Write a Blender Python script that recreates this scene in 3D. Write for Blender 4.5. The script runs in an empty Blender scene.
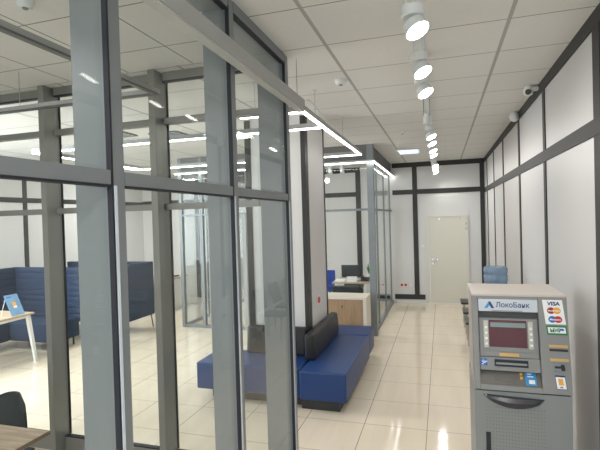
import bpy, bmesh, math, random
from mathutils import Vector, Matrix
random.seed(7)
S = bpy.context.scene
COL = S.collection

# ---------------------------------------------------------------- camera
CAMH = 2.06
yaw, pit, roll, FPX = -0.300351471, -0.0139856, -0.0288250, 457.512
f = Vector((math.sin(yaw)*math.cos(pit), math.cos(yaw)*math.cos(pit), math.sin(pit)))
r = Vector((math.cos(yaw), -math.sin(yaw), 0)); u = r.cross(f)
r2 = math.cos(roll)*r + math.sin(roll)*u
u2 = -math.sin(roll)*r + math.cos(roll)*u
cam = bpy.data.objects.new('camera', bpy.data.cameras.new('camera'))
COL.objects.link(cam)
cam.data.sensor_width = 36.0
cam.data.lens = FPX/600*36.0
cam.data.clip_start = 0.02
cam.matrix_world = Matrix(((r2.x, u2.x, -f.x, 0), (r2.y, u2.y, -f.y, 0), (r2.z, u2.z, -f.z, CAMH), (0, 0, 0, 1)))
S.camera = cam

# ---------------------------------------------------------------- world, daylight, exposure
W = bpy.data.worlds.new('world'); S.world = W; W.use_nodes = True
W.node_tree.nodes['Background'].inputs[0].default_value = (0.78, 0.88, 1.0, 1)
W.node_tree.nodes['Background'].inputs[1].default_value = 1.2
S.view_settings.view_transform = 'Standard'; S.view_settings.look = 'None'
S.view_settings.gamma = 1.0; S.view_settings.use_curve_mapping = False
S.view_settings.exposure = 0.25

def area(name, loc, aim, sx, sy, power, col=(1, 1, 1)):
    l = bpy.data.lights.new(name, 'AREA'); l.shape = 'RECTANGLE'; l.size = sx; l.size_y = sy
    l.energy = power; l.color = col
    o = bpy.data.objects.new(name, l); COL.objects.link(o); o.location = loc
    o.rotation_euler = (Vector(aim)).to_track_quat('-Z', 'Y').to_euler()
    return o
# daylight entering by the shop windows behind the camera, plus added fill through invented left-wall windows
area('window_daylight', (-1.2, -2.9, 1.75), (0, 1, -0.05), 3.6, 2.6, 60, (0.86, 0.93, 1.0))
area('added_hall_fill', (-7.9, 1.9, 1.8), (1, 0.25, -0.05), 5.5, 2.4, 330, (0.88, 0.94, 1.0))

# ---------------------------------------------------------------- materials
def mat(name, col, rough=0.5, metal=0.0, spec=0.5, emit=None, es=0.0, noise=0.0, nscale=8, bump=0.0, bscale=60):
    m = bpy.data.materials.new(name); m.use_nodes = True
    nt = m.node_tree; b = nt.nodes['Principled BSDF']
    b.inputs['Base Color'].default_value = (*col, 1); b.inputs['Roughness'].default_value = rough
    b.inputs['Metallic'].default_value = metal; b.inputs['Specular IOR Level'].default_value = spec
    if emit:
        b.inputs['Emission Color'].default_value = (*emit, 1); b.inputs['Emission Strength'].default_value = es
    if noise or bump:
        tc = nt.nodes.new('ShaderNodeTexCoord')
        n = nt.nodes.new('ShaderNodeTexNoise'); n.inputs['Scale'].default_value = nscale; n.inputs['Detail'].default_value = 4
        nt.links.new(tc.outputs['Object'], n.inputs['Vector'])
        if noise:
            mr = nt.nodes.new('ShaderNodeMapRange'); mr.inputs['To Min'].default_value = 1-noise; mr.inputs['To Max'].default_value = 1+noise
            nt.links.new(n.outputs['Fac'], mr.inputs['Value'])
            vm = nt.nodes.new('ShaderNodeVectorMath'); vm.operation = 'SCALE'; vm.inputs[0].default_value = col
            nt.links.new(mr.outputs[0], vm.inputs['Scale']); nt.links.new(vm.outputs[0], b.inputs['Base Color'])
        if bump:
            n2 = nt.nodes.new('ShaderNodeTexNoise'); n2.inputs['Scale'].default_value = bscale
            nt.links.new(tc.outputs['Object'], n2.inputs['Vector'])
            bp = nt.nodes.new('ShaderNodeBump'); bp.inputs['Strength'].default_value = bump; bp.inputs['Distance'].default_value = 0.002
            nt.links.new(n2.outputs['Fac'], bp.inputs['Height']); nt.links.new(bp.outputs[0], b.inputs['Normal'])
    return m

def grid_mat(name, base, xper, xoff, xw, xcol, yper, yoff, yw, ycol, rough, spec=0.5, mott=0.03, mscale=1.5, lineroughness=None, veins=0.0):
    m = bpy.data.materials.new(name); m.use_nodes = True
    nt = m.node_tree; b = nt.nodes['Principled BSDF']; N = nt.nodes.new; L = nt.links.new
    geo = N('ShaderNodeNewGeometry'); sep = N('ShaderNodeSeparateXYZ'); L(geo.outputs['Position'], sep.inputs[0])
    def line(sock, per, off, w):
        a = N('ShaderNodeMath'); a.operation = 'SUBTRACT'; L(sock, a.inputs[0]); a.inputs[1].default_value = off - per/2
        d = N('ShaderNodeMath'); d.operation = 'FLOORED_MODULO'; L(a.outputs[0], d.inputs[0]); d.inputs[1].default_value = per
        e = N('ShaderNodeMath'); e.operation = 'SUBTRACT'; L(d.outputs[0], e.inputs[0]); e.inputs[1].default_value = per/2
        g = N('ShaderNodeMath'); g.operation = 'ABSOLUTE'; L(e.outputs[0], g.inputs[0])
        h = N('ShaderNodeMath'); h.operation = 'LESS_THAN'; L(g.outputs[0], h.inputs[0]); h.inputs[1].default_value = w/2
        return h.outputs[0]
    lx = line(sep.outputs['X'], xper, xoff, xw); ly = line(sep.outputs['Y'], yper, yoff, yw)
    n = N('ShaderNodeTexNoise'); n.inputs['Scale'].default_value = mscale; n.inputs['Detail'].default_value = 6
    if veins:
        mp = N('ShaderNodeMapping'); mp.inputs['Scale'].default_value = (3.0, 0.35, 1); L(geo.outputs['Position'], mp.inputs[0]); L(mp.outputs[0], n.inputs['Vector'])
    else:
        L(geo.outputs['Position'], n.inputs['Vector'])
    mr = N('ShaderNodeMapRange'); mr.inputs['From Min'].default_value = 0.3; mr.inputs['From Max'].default_value = 0.7
    mr.inputs['To Min'].default_value = 1-mott; mr.inputs['To Max'].default_value = 1+mott; L(n.outputs['Fac'], mr.inputs['Value'])
    vm = N('ShaderNodeVectorMath'); vm.operation = 'SCALE'; vm.inputs[0].default_value = base; L(mr.outputs[0], vm.inputs['Scale'])
    m1 = N('ShaderNodeMix'); m1.data_type = 'RGBA'; L(ly, m1.inputs['Factor']); L(vm.outputs[0], m1.inputs['A']); m1.inputs['B'].default_value = (*ycol, 1)
    m2 = N('ShaderNodeMix'); m2.data_type = 'RGBA'; L(lx, m2.inputs['Factor']); L(m1.outputs['Result'], m2.inputs['A']); m2.inputs['B'].default_value = (*xcol, 1)
    L(m2.outputs['Result'], b.inputs['Base Color'])
    b.inputs['Roughness'].default_value = rough; b.inputs['Specular IOR Level'].default_value = spec
    return m

def glass_mat(name, tint=(0.93, 0.96, 0.95), boost=1.0):
    m = bpy.data.materials.new(name); m.use_nodes = True
    nt = m.node_tree; nt.nodes.clear(); N = nt.nodes.new; L = nt.links.new
    out = N('ShaderNodeOutputMaterial'); mix = N('ShaderNodeMixShader'); lw = N('ShaderNodeLayerWeight'); lw.inputs['Blend'].default_value = 0.5
    pw = N('ShaderNodeMath'); pw.operation = 'POWER'; pw.inputs[1].default_value = 5.0; L(lw.outputs['Facing'], pw.inputs[0])
    fr = N('ShaderNodeMath'); fr.operation = 'MULTIPLY_ADD'; fr.inputs[1].default_value = 0.6; fr.inputs[2].default_value = 0.018; L(pw.outputs[0], fr.inputs[0])
    tr = N('ShaderNodeBsdfTransparent'); tr.inputs[0].default_value = (*tint, 1)
    gl = N('ShaderNodeBsdfGlossy'); gl.inputs['Roughness'].default_value = 0.0; gl.inputs[0].default_value = (1, 1, 1, 1)
    mu = N('ShaderNodeMath'); mu.operation = 'MULTIPLY'; mu.inputs[1].default_value = boost; mu.use_clamp = True
    L(fr.outputs[0], mu.inputs[0]); L(mu.outputs[0], mix.inputs[0]); L(tr.outputs[0], mix.inputs[1]); L(gl.outputs[0], mix.inputs[2]); L(mix.outputs[0], out.inputs[0])
    return m

def wood_mat(name, c1, c2, sc=(1, 12, 12), rough=0.5):
    m = bpy.data.materials.new(name); m.use_nodes = True
    nt = m.node_tree; b = nt.nodes['Principled BSDF']; N = nt.nodes.new; L = nt.links.new
    tc = N('ShaderNodeTexCoord'); mp = N('ShaderNodeMapping'); mp.inputs['Scale'].default_value = sc
    n = N('ShaderNodeTexNoise'); n.inputs['Scale'].default_value = 3; n.inputs['Detail'].default_value = 7; n.inputs['Distortion'].default_value = 0.6
    cr = N('ShaderNodeValToRGB'); cr.color_ramp.elements[0].position = 0.35; cr.color_ramp.elements[1].position = 0.68
    cr.color_ramp.elements[0].color = (*c1, 1); cr.color_ramp.elements[1].color = (*c2, 1)
    L(tc.outputs['Object'], mp.inputs[0]); L(mp.outputs[0], n.inputs['Vector']); L(n.outputs['Fac'], cr.inputs[0]); L(cr.outputs[0], b.inputs['Base Color'])
    b.inputs['Roughness'].default_value = rough
    return m

M = {}
M['wall'] = mat('wall_panel_white', (0.56, 0.552, 0.55), 0.45, noise=0.02, nscale=2)
M['plain'] = mat('painted_white', (0.68, 0.675, 0.67), 0.7)
M['black'] = mat('black_trim', (0.028, 0.028, 0.027), 0.45)
M['dgrey'] = mat('dark_grey_trim', (0.05, 0.05, 0.049), 0.6, spec=0.2)
M['alu'] = mat('grey_aluminium', (0.225, 0.248, 0.26), 0.42, metal=0.25, noise=0.03, nscale=3)
M['alu2'] = mat('warm_grey_aluminium', (0.27, 0.27, 0.252), 0.38, metal=0.3, noise=0.04, nscale=3)
M['alu3'] = mat('dark_grey_panel', (0.13, 0.13, 0.13), 0.5)  # plain dark grey of the office top panels and end mullions
M['seal'] = mat('white_glazing_edge', (0.62, 0.68, 0.76), 0.25)
M['gasket'] = mat('black_gasket', (0.012, 0.014, 0.022), 0.6)
M['glass'] = glass_mat('clear_glass', (0.96, 0.975, 0.97), 1.0)
M['outglass'] = glass_mat('window_glass', (0.9, 0.93, 0.95), 1.0)
M['floor'] = grid_mat('polished_porcelain_tiles', (0.80, 0.705, 0.565), 0.6, -0.18, 0.006, (0.20, 0.18, 0.15), 0.613, 4.50, 0.006, (0.30, 0.26, 0.21), 0.07, 0.55, 0.05, 2.0, veins=1)
M['ceil'] = grid_mat('mineral_ceiling_tiles', (0.74, 0.735, 0.715), 1.21, 0.445, 0.026, (0.42, 0.42, 0.41), 0.617, 3.22, 0.009, (0.25, 0.24, 0.22), 0.9, 0.1, 0.015, 30)
M['ceil2'] = grid_mat('mineral_ceiling_tiles_room', (0.74, 0.735, 0.715), 0.6, -1.83, 0.010, (0.20, 0.19, 0.18), 0.6, 2.82, 0.010, (0.25, 0.24, 0.22), 0.9, 0.1, 0.015, 30)
M['blue'] = mat('blue_leatherette', (0.008, 0.042, 0.165), 0.42, noise=0.06, nscale=5, bump=0.25, bscale=300)
M['bolster'] = mat('black_leatherette', (0.012, 0.012, 0.014), 0.42, bump=0.3, bscale=300)
M['plinth'] = mat('dark_plinth', (0.03, 0.032, 0.035), 0.3)
M['booth'] = mat('navy_upholstery', (0.013, 0.030, 0.072), 0.85, noise=0.1, nscale=30)
M['lampwhite'] = mat('lamp_white', (0.74, 0.77, 0.78), 0.4)
M['disc'] = mat('lit_disc', (1, 1, 1), 0.5, emit=(1.0, 0.965, 0.90), es=12)
M['strip'] = mat('lit_diffuser', (1, 1, 1), 0.5, emit=(1.0, 0.98, 0.94), es=12)
M['unlit'] = mat('unlit_diffuser', (0.5, 0.51, 0.50), 0.5)
M['unlit2'] = mat('unlit_dark_diffuser', (0.14, 0.14, 0.145), 0.4)
M['profile'] = mat('profile_grey_white', (0.38, 0.39, 0.385), 0.45)
M['oak'] = wood_mat('oak_front', (0.33, 0.215, 0.12), (0.42, 0.29, 0.175), (14, 14, 1.2))
M['oaktop'] = wood_mat('oak_top', (0.36, 0.27, 0.185), (0.55, 0.44, 0.33), (1.2, 14, 14))
M['oakedge'] = mat('oak_edge', (0.20, 0.145, 0.10), 0.5)
M['cream'] = mat('cream_laminate', (0.75, 0.70, 0.60), 0.4)
M['door'] = mat('door_cream', (0.70, 0.68, 0.60), 0.45)
M['doorframe'] = mat('door_frame_white', (0.70, 0.67, 0.61), 0.45)
M['chrome'] = mat('chrome', (0.6, 0.6, 0.6), 0.2, metal=1)
M['white'] = mat('white_plastic', (0.78, 0.78, 0.76), 0.35)
M['red'] = mat('red_plastic', (0.55, 0.015, 0.015), 0.4)
M['blackpl'] = mat('black_plastic', (0.015, 0.016, 0.018), 0.35)
M['atm'] = mat('atm_grey', (0.24, 0.245, 0.24), 0.42, noise=0.02, nscale=20)
M['atmlow'] = mat('atm_lower_grey', (0.235, 0.25, 0.25), 0.42)
M['atmside'] = mat('atm_side_lit_tone', (0.46, 0.40, 0.36), 0.5)  # warm light on the side walls, painted into the colour
M['atmtop'] = mat('atm_top_lit_tone', (0.55, 0.50, 0.46), 0.5)  # light falling on the top, painted in as a paler tone
M['atmdark'] = mat('atm_recess_grey', (0.06, 0.062, 0.06), 0.5)
M['atmkey'] = mat('atm_keyboard_grey', (0.17, 0.165, 0.15), 0.4, metal=0.4)
M['sign'] = mat('sign_silver', (0.55, 0.60, 0.65), 0.35)
M['navy'] = mat('navy_print', (0.02, 0.03, 0.16), 0.5)
M['bluep'] = mat('blue_print', (0.02, 0.13, 0.50), 0.5)
M['cyanp'] = mat('cyan_print', (0.03, 0.28, 0.62), 0.5)
M['greenp'] = mat('green_print', (0.01, 0.19, 0.06), 0.5)
M['gold'] = mat('gold_label', (0.62, 0.40, 0.14), 0.45)
M['cardred'] = mat('card_red', (0.35, 0.03, 0.035), 0.5)
M['cardyel'] = mat('card_yellow', (0.80, 0.42, 0.06), 0.5)
M['cardblu'] = mat('card_blue', (0.02, 0.16, 0.50), 0.5)
M['cardred2'] = mat('card_bright_red', (0.50, 0.03, 0.04), 0.5)
M['paper'] = mat('white_paper', (0.85, 0.86, 0.86), 0.6)
M['steelbtn'] = mat('steel_buttons', (0.48, 0.46, 0.39), 0.3, metal=0.3)
M['leaf'] = mat('green_leaf', (0.06, 0.20, 0.03), 0.5)
M['grass'] = mat('outside_grass', (0.10, 0.24, 0.05), 0.9)
M['bchair'] = mat('dark_shell', (0.025, 0.035, 0.04), 0.45)
M['bluesh'] = mat('blue_shell', (0.01, 0.05, 0.35), 0.5)
def screen_mat():
    m = bpy.data.materials.new('dark_red_screen'); m.use_nodes = True; nt = m.node_tree; b = nt.nodes['Principled BSDF']
    b.inputs['Base Color'].default_value = (0.045, 0.012, 0.016, 1); b.inputs['Roughness'].default_value = 0.12
    b.inputs['Emission Color'].default_value = (0.035, 0.006, 0.009, 1); b.inputs['Emission Strength'].default_value = 1.0
    return m
M['screen'] = screen_mat()
M['screenbar'] = mat('screen_header', (0.06, 0.09, 0.09), 0.2, emit=(0.11, 0.14, 0.13), es=1)
def bottle_mat():
    m = bpy.data.materials.new('blue_water_bottle'); m.use_nodes = True; nt = m.node_tree; nt.nodes.clear(); N = nt.nodes.new; L = nt.links.new
    out = N('ShaderNodeOutputMaterial'); mix = N('ShaderNodeMixShader'); mix.inputs[0].default_value = 0.55
    tr = N('ShaderNodeBsdfTransparent'); tr.inputs[0].default_value = (0.55, 0.72, 0.86, 1)
    p = N('ShaderNodeBsdfPrincipled'); p.inputs['Base Color'].default_value = (0.33, 0.43, 0.55, 1); p.inputs['Roughness'].default_value = 0.12
    L(tr.outputs[0], mix.inputs[1]); L(p.outputs[0], mix.inputs[2]); L(mix.outputs[0], out.inputs[0]); return m
M['bottle'] = bottle_mat()

# ---------------------------------------------------------------- builders
class MB:
    def __init__(s, smooth=False):
        s.b = bmesh.new(); s.smooth = smooth
    def box(s, x0, x1, y0, y1, z0, z1, bev=0.0, seg=2):
        vs = [s.b.verts.new((x, y, z)) for x in (x0, x1) for y in (y0, y1) for z in (z0, z1)]
        q = [(0, 1, 3, 2), (4, 6, 7, 5), (0, 4, 5, 1), (2, 3, 7, 6), (0, 2, 6, 4), (1, 5, 7, 3)]
        fs = [s.b.faces.new([vs[i] for i in a]) for a in q]
        if bev:
            es = list({e for f_ in fs for e in f_.edges})
            bmesh.ops.bevel(s.b, geom=es, offset=bev, segments=seg, profile=0.6, affect='EDGES')
        return s
    def hexa(s, pts, bev=0.0, seg=2):   # 8 points in the order of box()
        vs = [s.b.verts.new(p) for p in pts]
        q = [(0, 1, 3, 2), (4, 6, 7, 5), (0, 4, 5, 1), (2, 3, 7, 6), (0, 2, 6, 4), (1, 5, 7, 3)]
        fs = [s.b.faces.new([vs[i] for i in a]) for a in q]
        if bev:
            es = list({e for f_ in fs for e in f_.edges})
            bmesh.ops.bevel(s.b, geom=es, offset=bev, segments=seg, profile=0.6, affect='EDGES')
        return s
    def tube(s, p0, p1, r0, r1=None, n=16, caps=True):
        p0 = Vector(p0); p1 = Vector(p1); r1 = r0 if r1 is None else r1
        d = (p1-p0).normalized(); a = d.orthogonal().normalized(); b = d.cross(a)
        A = []; B = []
        for i in range(n):
            t = 2*math.pi*i/n; o = a*math.cos(t)+b*math.sin(t)
            A.append(s.b.verts.new(p0+o*r0)); B.append(s.b.verts.new(p1+o*r1))
        for i in range(n):
            j = (i+1) % n; s.b.faces.new((A[i], A[j], B[j], B[i]))
        if caps:
            s.b.faces.new(A[::-1]); s.b.faces.new(B)
        return s
    def prism(s, prof, axis, a0, a1, bev=0.0, seg=3):  # prof: list of 2D points; axis 'x': (y,z), 'y': (x,z), 'z': (x,y)
        def P(p, t):
            return {'x': (t, p[0], p[1]), 'y': (p[0], t, p[1]), 'z': (p[0], p[1], t)}[axis]
        A = [s.b.verts.new(P(p, a0)) for p in prof]; B = [s.b.verts.new(P(p, a1)) for p in prof]
        n = len(prof); fs = []
        for i in range(n):
            j = (i+1) % n; fs.append(s.b.faces.new((A[i], A[j], B[j], B[i])))
        fs.append(s.b.faces.new(A[::-1])); fs.append(s.b.faces.new(B))
        if bev:
            es = list({e for f_ in fs for e in f_.edges})
            bmesh.ops.bevel(s.b, geom=es, offset=bev, segments=seg, profile=0.6, affect='EDGES')
        return s
    def lathe(s, prof, c, n=32):        # prof: (r,z)
        rings = []
        for (rr, z) in prof:
            rings.append([s.b.verts.new((c[0]+rr*math.cos(2*math.pi*i/n), c[1]+rr*math.sin(2*math.pi*i/n), c[2]+z)) for i in range(n)])
        for k in range(len(rings)-1):
            for i in range(n):
                j = (i+1) % n; s.b.faces.new((rings[k][i], rings[k][j], rings[k+1][j], rings[k+1][i]))
        s.b.faces.new(rings[0][::-1]); s.b.faces.new(rings[-1])
        return s
    def path(s, pts, rad, n=8):
        for i in range(len(pts)-1): s.tube(pts[i], pts[i+1], rad, n=n)
        return s
    def build(s, name, m, parent=None, **k):
        bmesh.ops.recalc_face_normals(s.b, faces=s.b.faces[:])
        if parent is not None:
            w = parent.matrix_basis if parent.parent is None else parent.parent.matrix_basis @ parent.matrix_basis
            bmesh.ops.transform(s.b, matrix=w.inverted(), verts=s.b.verts[:])
        me = bpy.data.meshes.new(name); s.b.to_mesh(me); s.b.free()
        if s.smooth:
            for p in me.polygons: p.use_smooth = True
            try:
                me.set_sharp_from_angle(angle=math.radians(35))
            except Exception: pass
        o = bpy.data.objects.new(name, me); COL.objects.link(o)
        if m is not None: me.materials.append(m)
        if parent is not None: o.parent = parent
        for kk, v in k.items(): o[kk] = v
        return o
def tag(o, label, cat, group=None):
    o['label'] = label; o['category'] = cat
    if group: o['group'] = group
    return o
def thing(name, label, cat, loc=(0, 0, 0), group=None):
    o = bpy.data.objects.new(name, None); COL.objects.link(o); o.location = loc; o.empty_display_size = 0.1
    o.matrix_basis = Matrix.Translation(Vector(loc))
    return tag(o, label, cat, group)
def struct(name, mb, m):
    return mb.build(name, m, None, kind='structure')
def copy_tree(o, parent=None):
    c = o.copy(); COL.objects.link(c); c.parent = parent
    for ch in list(o.children): copy_tree(ch, c)
    return c

XR, XL, YB, YF, ZC = 0.945, -8.06, 11.05, -3.0, 3.30
# ---------------------------------------------------------------- the room shell
struct('floor', MB().box(XL, XR, YF, YB, -0.1, 0.0), M['floor'])
struct('ceiling', MB().box(-1.1, XR, YF, YB, ZC, ZC+0.1).box(XL, -1.1, 3.2, YB, ZC, ZC+0.1), M['ceil'])
struct('ceiling_meeting', MB().box(XL, -1.1, YF, 3.2, ZC, ZC+0.1), M['ceil2'])
struct('wall_right', MB().box(XR, XR+0.15, YF, YB+0.15, 0, ZC+0.1), M['wall'])
# back wall, with the opening of the door
D0, D1, DZ = -0.285, 0.53, 2.03
struct('wall_back', MB().box(XL, D0-0.05, YB, YB+0.15, 0, ZC+0.1).box(D1+0.05, XR, YB, YB+0.15, 0, ZC+0.1).box(D0-0.05, D1+0.05, YB, YB+0.15, DZ+0.05, ZC+0.1), M['plain'])
struct('wall_left', MB().box(XL-0.15, XL, YF, -0.9, 0, ZC+0.1).box(XL-0.15, XL, 4.7, YB+0.15, 0, ZC+0.1)
       .box(XL-0.15, XL, -0.9, 4.7, 0, 0.5).box(XL-0.15, XL, -0.9, 4.7, 3.1, ZC+0.1), M['plain'])
struct('wall_front', MB().box(XL-0.15, -3.2, YF-0.15, YF, 0, ZC+0.1).box(0.7, XR+0.15, YF-0.15, YF, 0, ZC+0.1)
       .box(-3.2, 0.7, YF-0.15, YF, 0, 0.35).box(-3.2, 0.7, YF-0.15, YF, 3.1, ZC+0.1), M['plain'])
mb = MB()
for x in (-3.2, -1.9, -0.6, 0.64): mb.box(x, x+0.06, YF-0.1, YF-0.04, 0.35, 3.1)
mb.box(-3.14, 0.64, YF-0.1, YF-0.04, 0.35, 0.41).box(-3.14, 0.64, YF-0.1, YF-0.04, 3.04, 3.1).box(-3.14, 0.64, YF-0.1, YF-0.04, 2.2, 2.26)
struct('window_1', mb, M['alu'])
struct('window_2', MB().box(-3.14, 0.64, YF-0.08, YF-0.07, 0.41, 3.04), M['outglass'])
mb = MB()
for y in (-0.9, 0.5, 1.9, 3.3, 4.64): mb.box(XL-0.1, XL-0.04, y, y+0.06, 0.5, 3.1)
mb.box(XL-0.1, XL-0.04, -0.84, 4.64, 0.5, 0.56).box(XL-0.1, XL-0.04, -0.84, 4.64, 3.04, 3.1)
struct('added_window_3', mb, M['alu'])  # unseen windows, added so that daylight fills the left hall
# trims: right wall
def trim(mb, m): return struct('trim_%d' % next(TR), mb, m)
import itertools
TR = itertools.count(1)
trim(MB().box(XR-0.012, XR, 2.0, YB, 3.2, ZC), M['dgrey'])
trim(MB().box(XR-0.012, XR, 2.0, YB, 2.53, 2.635), M['dgrey'])
for y, w in ((3.21, 0.13), (4.76, 0.09), (6.22, 0.09), (7.76, 0.09), (9.1, 0.08), (10.4, 0.08)):
    trim(MB().box(XR-0.010, XR, y, y+w, 0.0, 3.2), M['dgrey'])
# back wall
for x0, x1 in ((-1.1, XR-0.012), ):
    trim(MB().box(x0, x1, YB-0.015, YB, 3.19, ZC), M['black'])
    trim(MB().box(x0, x1, YB-0.015, YB, 2.555, 2.665), M['black'])
trim(MB().box(0.84, XR-0.012, YB-0.014, YB, 0, 3.19), M['black'])
trim(MB().box(-0.64, -0.53, YB-0.014, YB, 0.19, 3.19), M['black'])
trim(MB().box(-1.1, -0.40, YB-0.018, YB, 0.085, 0.2), M['black'])
# back wall inside the office and left hall
trim(MB().box(-4.85, -1.86, YB-0.015, YB, 3.14, 3.26), M['black'])
trim(MB().box(XL, -1.86, YB-0.015, YB, 2.555, 2.665), M['black'])
for x in (-1.98, -3.4, -6.4): trim(MB().box(x, x+0.12, YB-0.014, YB, 0.0, 3.2), M['black'])
trim(MB().box(-4.8, -1.2, YB-0.018, YB, 0.02, 0.16), M['black'])
trim(MB().box(XL, XL+0.012, 4.75, YB, 2.54, 2.64), M['dgrey'])
for y in (5.75, 7.17, 8.6, 10.0): trim(MB().box(XL, XL+0.010, y, y+0.1, 0, 3.2), M['dgrey'])
trim(MB().box(XL, XL+0.013, 4.75, YB, 3.2, ZC), M['dgrey'])
# outside: lawn seen in the windows
struct('ground', MB().box(-30, 30, -30, YF-0.15, -0.3, -0.2), M['grass'])

# ---------------------------------------------------------------- door in the back wall
t = bpy.data.objects.new('door_1', None); COL.objects.link(t); t['kind'] = 'structure'
MB().box(D0-0.05, D0, YB-0.03, YB+0.1, 0, DZ+0.05).box(D1, D1+0.05, YB-0.03, YB+0.1, 0, DZ+0.05).box(D0, D1, YB-0.03, YB+0.1, DZ, DZ+0.05).build('door_frame', M['doorframe'], t)
MB().box(D0+0.004, D1-0.004, YB-0.012, YB+0.03, 0.02, DZ-0.004).build('door_leaf', M['door'], t)
MB().box(D0, D1, YB-0.03, YB+0.08, 0, 0.015).build('painted_gap_light', M['white'], t)  # white strip stands in for the light under the door
MB(True).tube((D0+0.08, YB-0.012, 1.02), (D0+0.08, YB-0.06, 1.02), 0.012).tube((D0+0.08, YB-0.055, 1.02), (D0+0.20, YB-0.055, 1.02), 0.01).tube((D0+0.08, YB-0.012, 1.02), (D0+0.08, YB-0.02, 1.02), 0.03).tube((D0+0.08, YB-0.012, 0.93), (D0+0.08, YB-0.02, 0.93), 0.024).build('door_handle', M['chrome'], t)
for z in (1.85, 1.75): MB(True).tube((D1+0.0, YB-0.04, z-0.05), (D1+0.0, YB-0.04, z+0.02), 0.012).build('hinge', M['chrome'], t)
for x in (-0.05, 0.37): MB(True).tube((x, YB-0.012, 1.955), (x, YB-0.03, 1.955), 0.018).build('screw_cap', M['chrome'], t)

def socket(label, x, y, z, face, m, cat='socket', name='wall_socket', s=0.042, group=None):
    t = thing(name, label, cat, (x, y, z), group)
    if face == 'y':
        MB().box(x-s, x+s, y-0.012, y, z-s, z+s, 0.004).build('faceplate', M['white'], t)
        if m: MB(True).tube((x, y-0.012, z), (x, y-0.02, z), s*0.72).build('insert', m, t, label='round coloured insert')
    else:
        MB().box(x, x+0.012, y-s, y+s, z-s, z+s, 0.004).build('faceplate', M['white'], t)
        if m: MB(True).tube((x+0.012, y, z), (x+0.02, y, z), s*0.72).build('insert', m, t, label='round coloured insert')
    return t
socket('red wall socket left of its twin on the back wall', -0.935, YB, 0.42, 'y', M['red'])
socket('red wall socket next to the white one on the back wall', -0.845, YB, 0.42, 'y', M['red'])
socket('plain white socket on back wall right of the red ones', -0.73, YB, 0.42, 'y', None)
socket('small grey light switch beside the back door', -0.43, YB, 1.34, 'y', None, 'switch', 'light_switch', 0.03)

# ---------------------------------------------------------------- glass partitions
XP = -1.1
def pane_x(parent, x, y0, y1, z0, z1): return MB().box(x-0.004, x+0.004, y0, y1, z0, z1).build('glass_pane', M['glass'], parent)
def pane_y(parent, y, x0, x1, z0, z1): return MB().box(x0, x1, y-0.004, y+0.004, z0, z1).build('glass_pane', M['glass'], parent)
# corridor side of the meeting room (runs along Y)
t = thing('glass_partition', 'grey aluminium glazed partition along the corridor, nearest the viewer', 'partition', (XP, 1.0, 0))
mulls = [(-0.63, 0.165), (0.36, 0.165), (1.345, 0.165), (2.325, 0.165), (3.275, 0.225)]
for y, dep in mulls:
    w = 0.065 if dep < 0.2 else 0.075
    o = MB().box(XP-dep, XP, y, y+w, 0, ZC, 0.003, 1).build('mullion', M['alu'], t)
    MB().box(XP-0.018, XP+0.003, y-0.009, y, 0.28, ZC-0.05).build('gasket', M['gasket'], o)
    MB().box(XP-0.004, XP+0.006, y+0.001, y+0.014, 0.28, 2.195).build('glazing_edge', M['seal'], o, label='bright white glazing edge')
mb = MB(); mg = MB()
for i in range(len(mulls)-1):
    a = mulls[i][0]+0.065; b = mulls[i+1][0]-0.012
    mb.box(XP-0.06, XP+0.002, a, b, 2.198, 2.248)
    mg.box(XP-0.03, XP+0.004, a, b, 2.190, 2.198)
MB.build(mb, 'transom', M['alu'], t); mg.build('transom_gasket', M['gasket'], t)
mb = MB(); mg = MB(); mh = MB()
for i in range(len(mulls)-1):
    a = mulls[i][0]+0.065; b = mulls[i+1][0]-0.012
    mb.box(XP-0.17, XP+0.002, a, b, ZC-0.065, ZC)
    mg.box(XP-0.03, XP+0.003, a, b, ZC-0.075, ZC-0.065)
    mh.box(XP-0.165, XP+0.002, a, b, 0, 0.25)
mb.build('header', M['alu'], t); mg.build('header_gasket', M['gasket'], t); mh.build('bottom_rail', M['alu'], t)
for i in range(len(mulls)-1):
    a = mulls[i][0]+0.065; b = mulls[i+1][0]-0.012
    pane_x(t, XP-0.02, a, b, 0.25, 2.19); pane_x(t, XP-0.02, a, b, 2.248, ZC-0.075)
# rear side of the meeting room (runs along X)
YP = 3.2
t = thing('glass_partition', 'grey glazed partition at the rear of the meeting room, facing the blue seats', 'partition', (-3.0, YP, 0))
posts = [-4.45, -3.385, -2.25]
xs_end = XP-0.225
for x in posts:
    o = MB().box(x, x+0.062, YP, YP+0.18, 0, ZC, 0.003, 1).build('mullion', M['alu2'], t)
    MB().box(x+0.062, x+0.072, YP+0.165, YP+0.18, 0.14, ZC-0.06).build('gasket', M['gasket'], o)
edges = posts + [xs_end]
rails = {'header': (ZC-0.07, ZC), 'high_transom': (2.875, 2.925), 'transom': (2.165, 2.215), 'bottom_rail': (0, 0.14)}
for nm, (z0, z1) in rails.items():
    mb = MB()
    for i in range(3):
        a = posts[i]+0.072; b = edges[i+1]
        mb.box(a, b, YP+0.10, YP+0.165, z0, z1)
    mb.build(nm, M['alu2'], t)
mb = MB()
for i in range(3):
    a = posts[i]+0.072; b = edges[i+1]
    mb.box(a, b, YP+0.10, YP+0.14, 0.14, 0.152).box(a, b, YP+0.10, YP+0.14, ZC-0.082, ZC-0.07)
    pane_y(t, YP+0.13, a, b, 0.152, 2.165); pane_y(t, YP+0.13, a, b, 2.215, 2.875); pane_y(t, YP+0.13, a, b, 2.925, ZC-0.082)
mb.build('rail_gasket', M['gasket'], t)
# solid wall closing the meeting room on the left (outside the picture)
struct('wall_meeting', MB().box(-4.6, -4.45, YF, YP+0.18, 0, ZC), M['plain'])

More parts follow.
